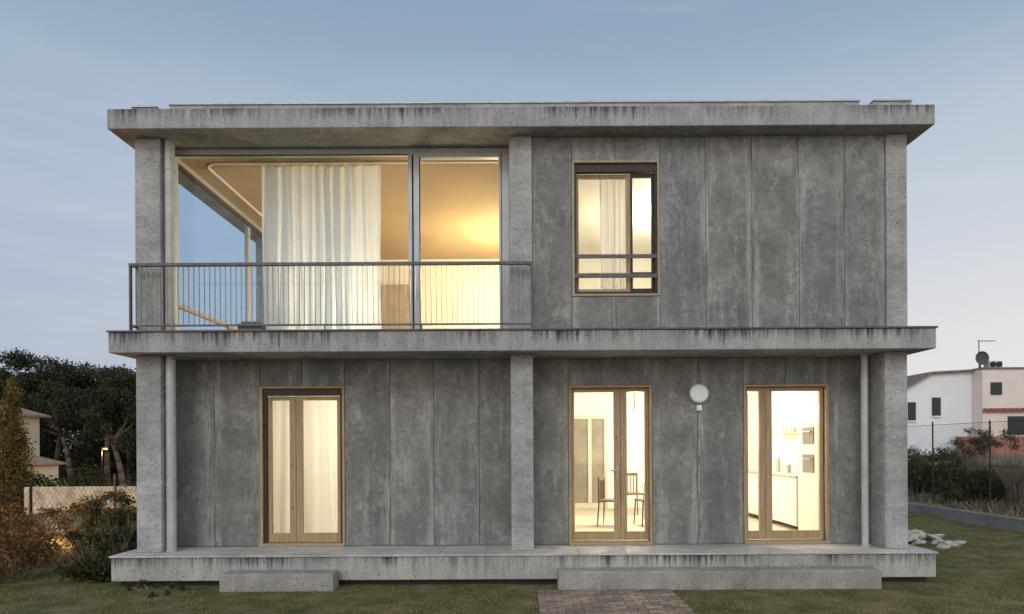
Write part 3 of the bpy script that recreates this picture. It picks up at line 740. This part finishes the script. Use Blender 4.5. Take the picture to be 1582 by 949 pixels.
lob=[(x_,random.uniform(-.4,.4),random.uniform(.4,1.5),.7,.6,.6) for x_ in np.arange(-3,3,.35)]
shrub('hedge',-20.5,20,lob,12000,.07,HEDG,'clipped green hedge behind the garden wall',cat='hedge')
def cone_lobes(h,r):
    return [(random.uniform(-.15,.15)*r,random.uniform(-.15,.15)*r,t*h,r*(1-t)**.6*.9+.08,r*(1-t)**.6*.9+.08,h*.1) for t in np.linspace(.06,.95,14)]
x,y=-21.2,19.5; z=float(H(x,y)); T=empty('cypress_tree',(x,y,z),label='conical cypress beside the cream house, warm lamplight in its colour',category='tree')
MB().cyl((x,y,z-.1),(x,y,z+4.6),.14,.03,8).build('trunk',[BARK],T)
V,F,Tn=leafcloud(cone_lobes(5.6,.95),18000,.06,shell=.4); mesh_obj('crown',V,F,None,Tn,CYP,(x,y,z),T)
for (x,y,w,h,mat) in ((11.7,8.5,.6,.85,BUSH),(11.5,10.8,.6,1.0,BUSH),(12.9,12,.7,.8,BUSH),(12.6,9.2,.5,.4,RED),(15.5,14,.8,.5,BUSH),(14,19,1.1,.7,BUSH),(17,17,1.,.5,HEDG),(20,24,1.6,.7,BUSH),(12.5,15,.7,.7,BUSH),(24.5,27,1.4,1.4,BUSH)):
    shrub('shrub',x,y,lobes(22,w,h,.27*max(1,w)),3800,.05,mat,'rough dark shrub on the dry slope',twigs=50,group='shrubs on the dry slope')
def bare(x,y,h):
    z=float(H(x,y)); mb=MB()
    for i in range(60):
        an=random.uniform(0,6.28); l=h*random.uniform(.5,1); sp=random.uniform(.1,.5)*l
        a=Vector((x+random.uniform(-.1,.1),y+random.uniform(-.1,.1),z)); b=Vector((x+sp*.5*math.cos(an),y+sp*.5*math.sin(an),z+l*.6)); c=b+Vector((sp*.6*math.cos(an+.4),sp*.6*math.sin(an+.4),l*.4))
        mb.cyl(a,b,.012,.008,4); mb.cyl(b,c,.008,.004,4)
        for k in range(3):
            d=b.lerp(c,random.random()); mb.cyl(d,d+Vector((random.uniform(-.15,.15),random.uniform(-.15,.15),random.uniform(.08,.25))),.005,.003,3)
    mb.build('bare_shrub',[TWIG],None,label='leafless brown shrub behind the low wall',category='shrub',group='bare shrubs behind the low wall')
bare(11.4,6.6,1.3); bare(11.9,7.4,1.1); bare(13,10.3,1.2); bare(12.2,8.0,1.0)
STN=m_simple('rubble_stone',(.55,.52,.46),.9,0,.25,6,.4)
base=[]
for k in range(3):
    bm=bmesh.new(); bmesh.ops.create_icosphere(bm,subdivisions=2,radius=1)
    for v in bm.verts:
        n_=.25*math.sin(v.co.x*3+k)*math.cos(v.co.y*2.4+k*2)+.15*math.sin(v.co.z*5+k*3); v.co*=(1+n_); v.co.z*=.45
    me=bpy.data.meshes.new('stone'); bm.to_mesh(me); bm.free(); me.materials.append(STN); base.append(me)
for i in range(44):
    o=bpy.data.objects.new('stone',base[i%3]); COL.objects.link(o)
    r=random.uniform(.07,.15); x=random.uniform(6.3,7.9); y=3.6+random.uniform(-.5,.7); o.location=(x,y,float(H(x,y))+r*.35+(.1 if x<7.5 and random.random()<.45 else 0)); o.scale=(r*1.2,r,r); o.rotation_euler=(random.random()*.5,random.random()*.5,random.random()*6)
    o['label']='pale rubble stone lying on the lawn edge'; o['category']='stone'; o['group']='loose rubble stones'

def pl(parent,loc,e,col,r=.15):
    ld=bpy.data.lights.new('lamp','POINT'); ld.energy=e; ld.color=col; ld.shadow_soft_size=r
    o=bpy.data.objects.new('lamp_light',ld); COL.objects.link(o); place(o,loc,parent)
x,y=-24.8,31.5; z=float(H(x,y))
SL=empty('street_lamp',(x,y,z),label='street lamp with orange glow among the pines',category='street lamp')
MB().cyl((x,y,z),(x,y,1.86),.04,.03,8).build('pole',[BLACK],SL)
MB().box(x-.03,x+.3,y-.04,y+.04,1.86,1.91).build('arm',[BLACK],SL)
MB().box(x+.12,x+.30,y-.08,y+.08,1.77,1.855).build('lamp_head',[m_emit('orange_lamp',(1,.38,.08),6)],SL,.02)
pl(SL,(x+.21,y,1.55),300,(1,.45,.15))
x,y=-9.7,4.2; z=float(H(x,y))
GL=empty('added_shrub_lamp',(x,y,z),label='low lamp added behind the shrubs to warm them',category='added lamp')
MB().cyl((x,y,z),(x,y,z+.45),.03,n=8).build('pole',[BLACK],GL)
MB().cyl((x,y,z+.45),(x,y,z+.55),.05,.05,12).build('lamp_head',[m_emit('added_warm_lamp',(1,.6,.25),5)],GL)
pl(GL,(x,y,z+.75),330,(1,.55,.24))  # added light for the warm glow on the shrubs, fixture tucked behind them

# ------------------------------------------------------------ world: dusk sky
W_=bpy.data.worlds.new('World'); S.world=W_; W_.use_nodes=True; nt=W_.node_tree; nt.nodes.clear(); g=N(nt)
tc=g.n('ShaderNodeTexCoord').outputs['Generated']
X,Y,Z=g.sep(tc)
front=g.ramp(Z,[(0,(.66,.65,.70)),(.14,(.59,.62,.70)),(.32,(.43,.53,.645)),(.55,(.255,.37,.50)),(1,(.15,.24,.38))])
k=g.math('MULTIPLY',g.math('ADD',X,.75),.72,True)
low=g.ramp(Z,[(.0,1),(.48,0)])
front=g.mix(g.math('MULTIPLY',low,g.math('SUBTRACT',1,k)),front,(.275,.365,.54))
front=g.mix(g.math('MULTIPLY',g.math('MULTIPLY',low,k),.75),front,(.90,.84,.82))
back=g.ramp(Z,[(0,(1.26,1.20,1.17)),(.2,(1.28,1.25,1.25)),(.55,(.84,.92,1.0)),(1,(.17,.26,.40))])
kb=g.math('MULTIPLY',g.math('SUBTRACT',.15,Y),1.3,True)
col=g.mix(kb,front,back)
cl=g.noise(g.scale(tc,(1.2,1.2,8)),1.5,7,.62,.6)
col=g.mix(g.math('MULTIPLY',g.math('MULTIPLY',g.ramp(cl,[(.47,0),(.72,1)]),g.ramp(Z,[(0,1),(.6,.15)])),.33),col,(.78,.73,.78))
sky=g.n('ShaderNodeTexSky',sky_type='NISHITA'); sky.sun_disc=False; sky.sun_elevation=math.radians(4); sky.sun_rotation=math.radians(190)
b1=g.n('ShaderNodeBackground'); g.l(col,b1.inputs[0]); b1.inputs[1].default_value=.95
b2=g.n('ShaderNodeBackground'); g.l(sky.outputs[0],b2.inputs[0]); b2.inputs[1].default_value=.02
ad=g.n('ShaderNodeAddShader'); g.l(b1.outputs[0],ad.inputs[0]); g.l(b2.outputs[0],ad.inputs[1])
o=g.n('ShaderNodeOutputWorld'); g.l(ad.outputs[0],o.inputs[0])
sd=bpy.data.lights.new('sun','SUN'); sd.energy=.6; sd.angle=math.radians(20); sd.color=(1,.97,.93)
so=bpy.data.objects.new('sun',sd); COL.objects.link(so); so.location=(-8,-20,20)
so.rotation_euler=Vector((.25,1,-.7)).to_track_quat('-Z','Y').to_euler()

cd=bpy.data.cameras.new('camera'); cd.lens=24; cd.sensor_width=36; cd.shift_x=-.0076; cd.shift_y=.136; cd.clip_end=3000
co=bpy.data.objects.new('camera',cd); COL.objects.link(co); co.location=(0,-9,1.83); co.rotation_euler=(math.radians(90),.0055,0)
S.camera=co
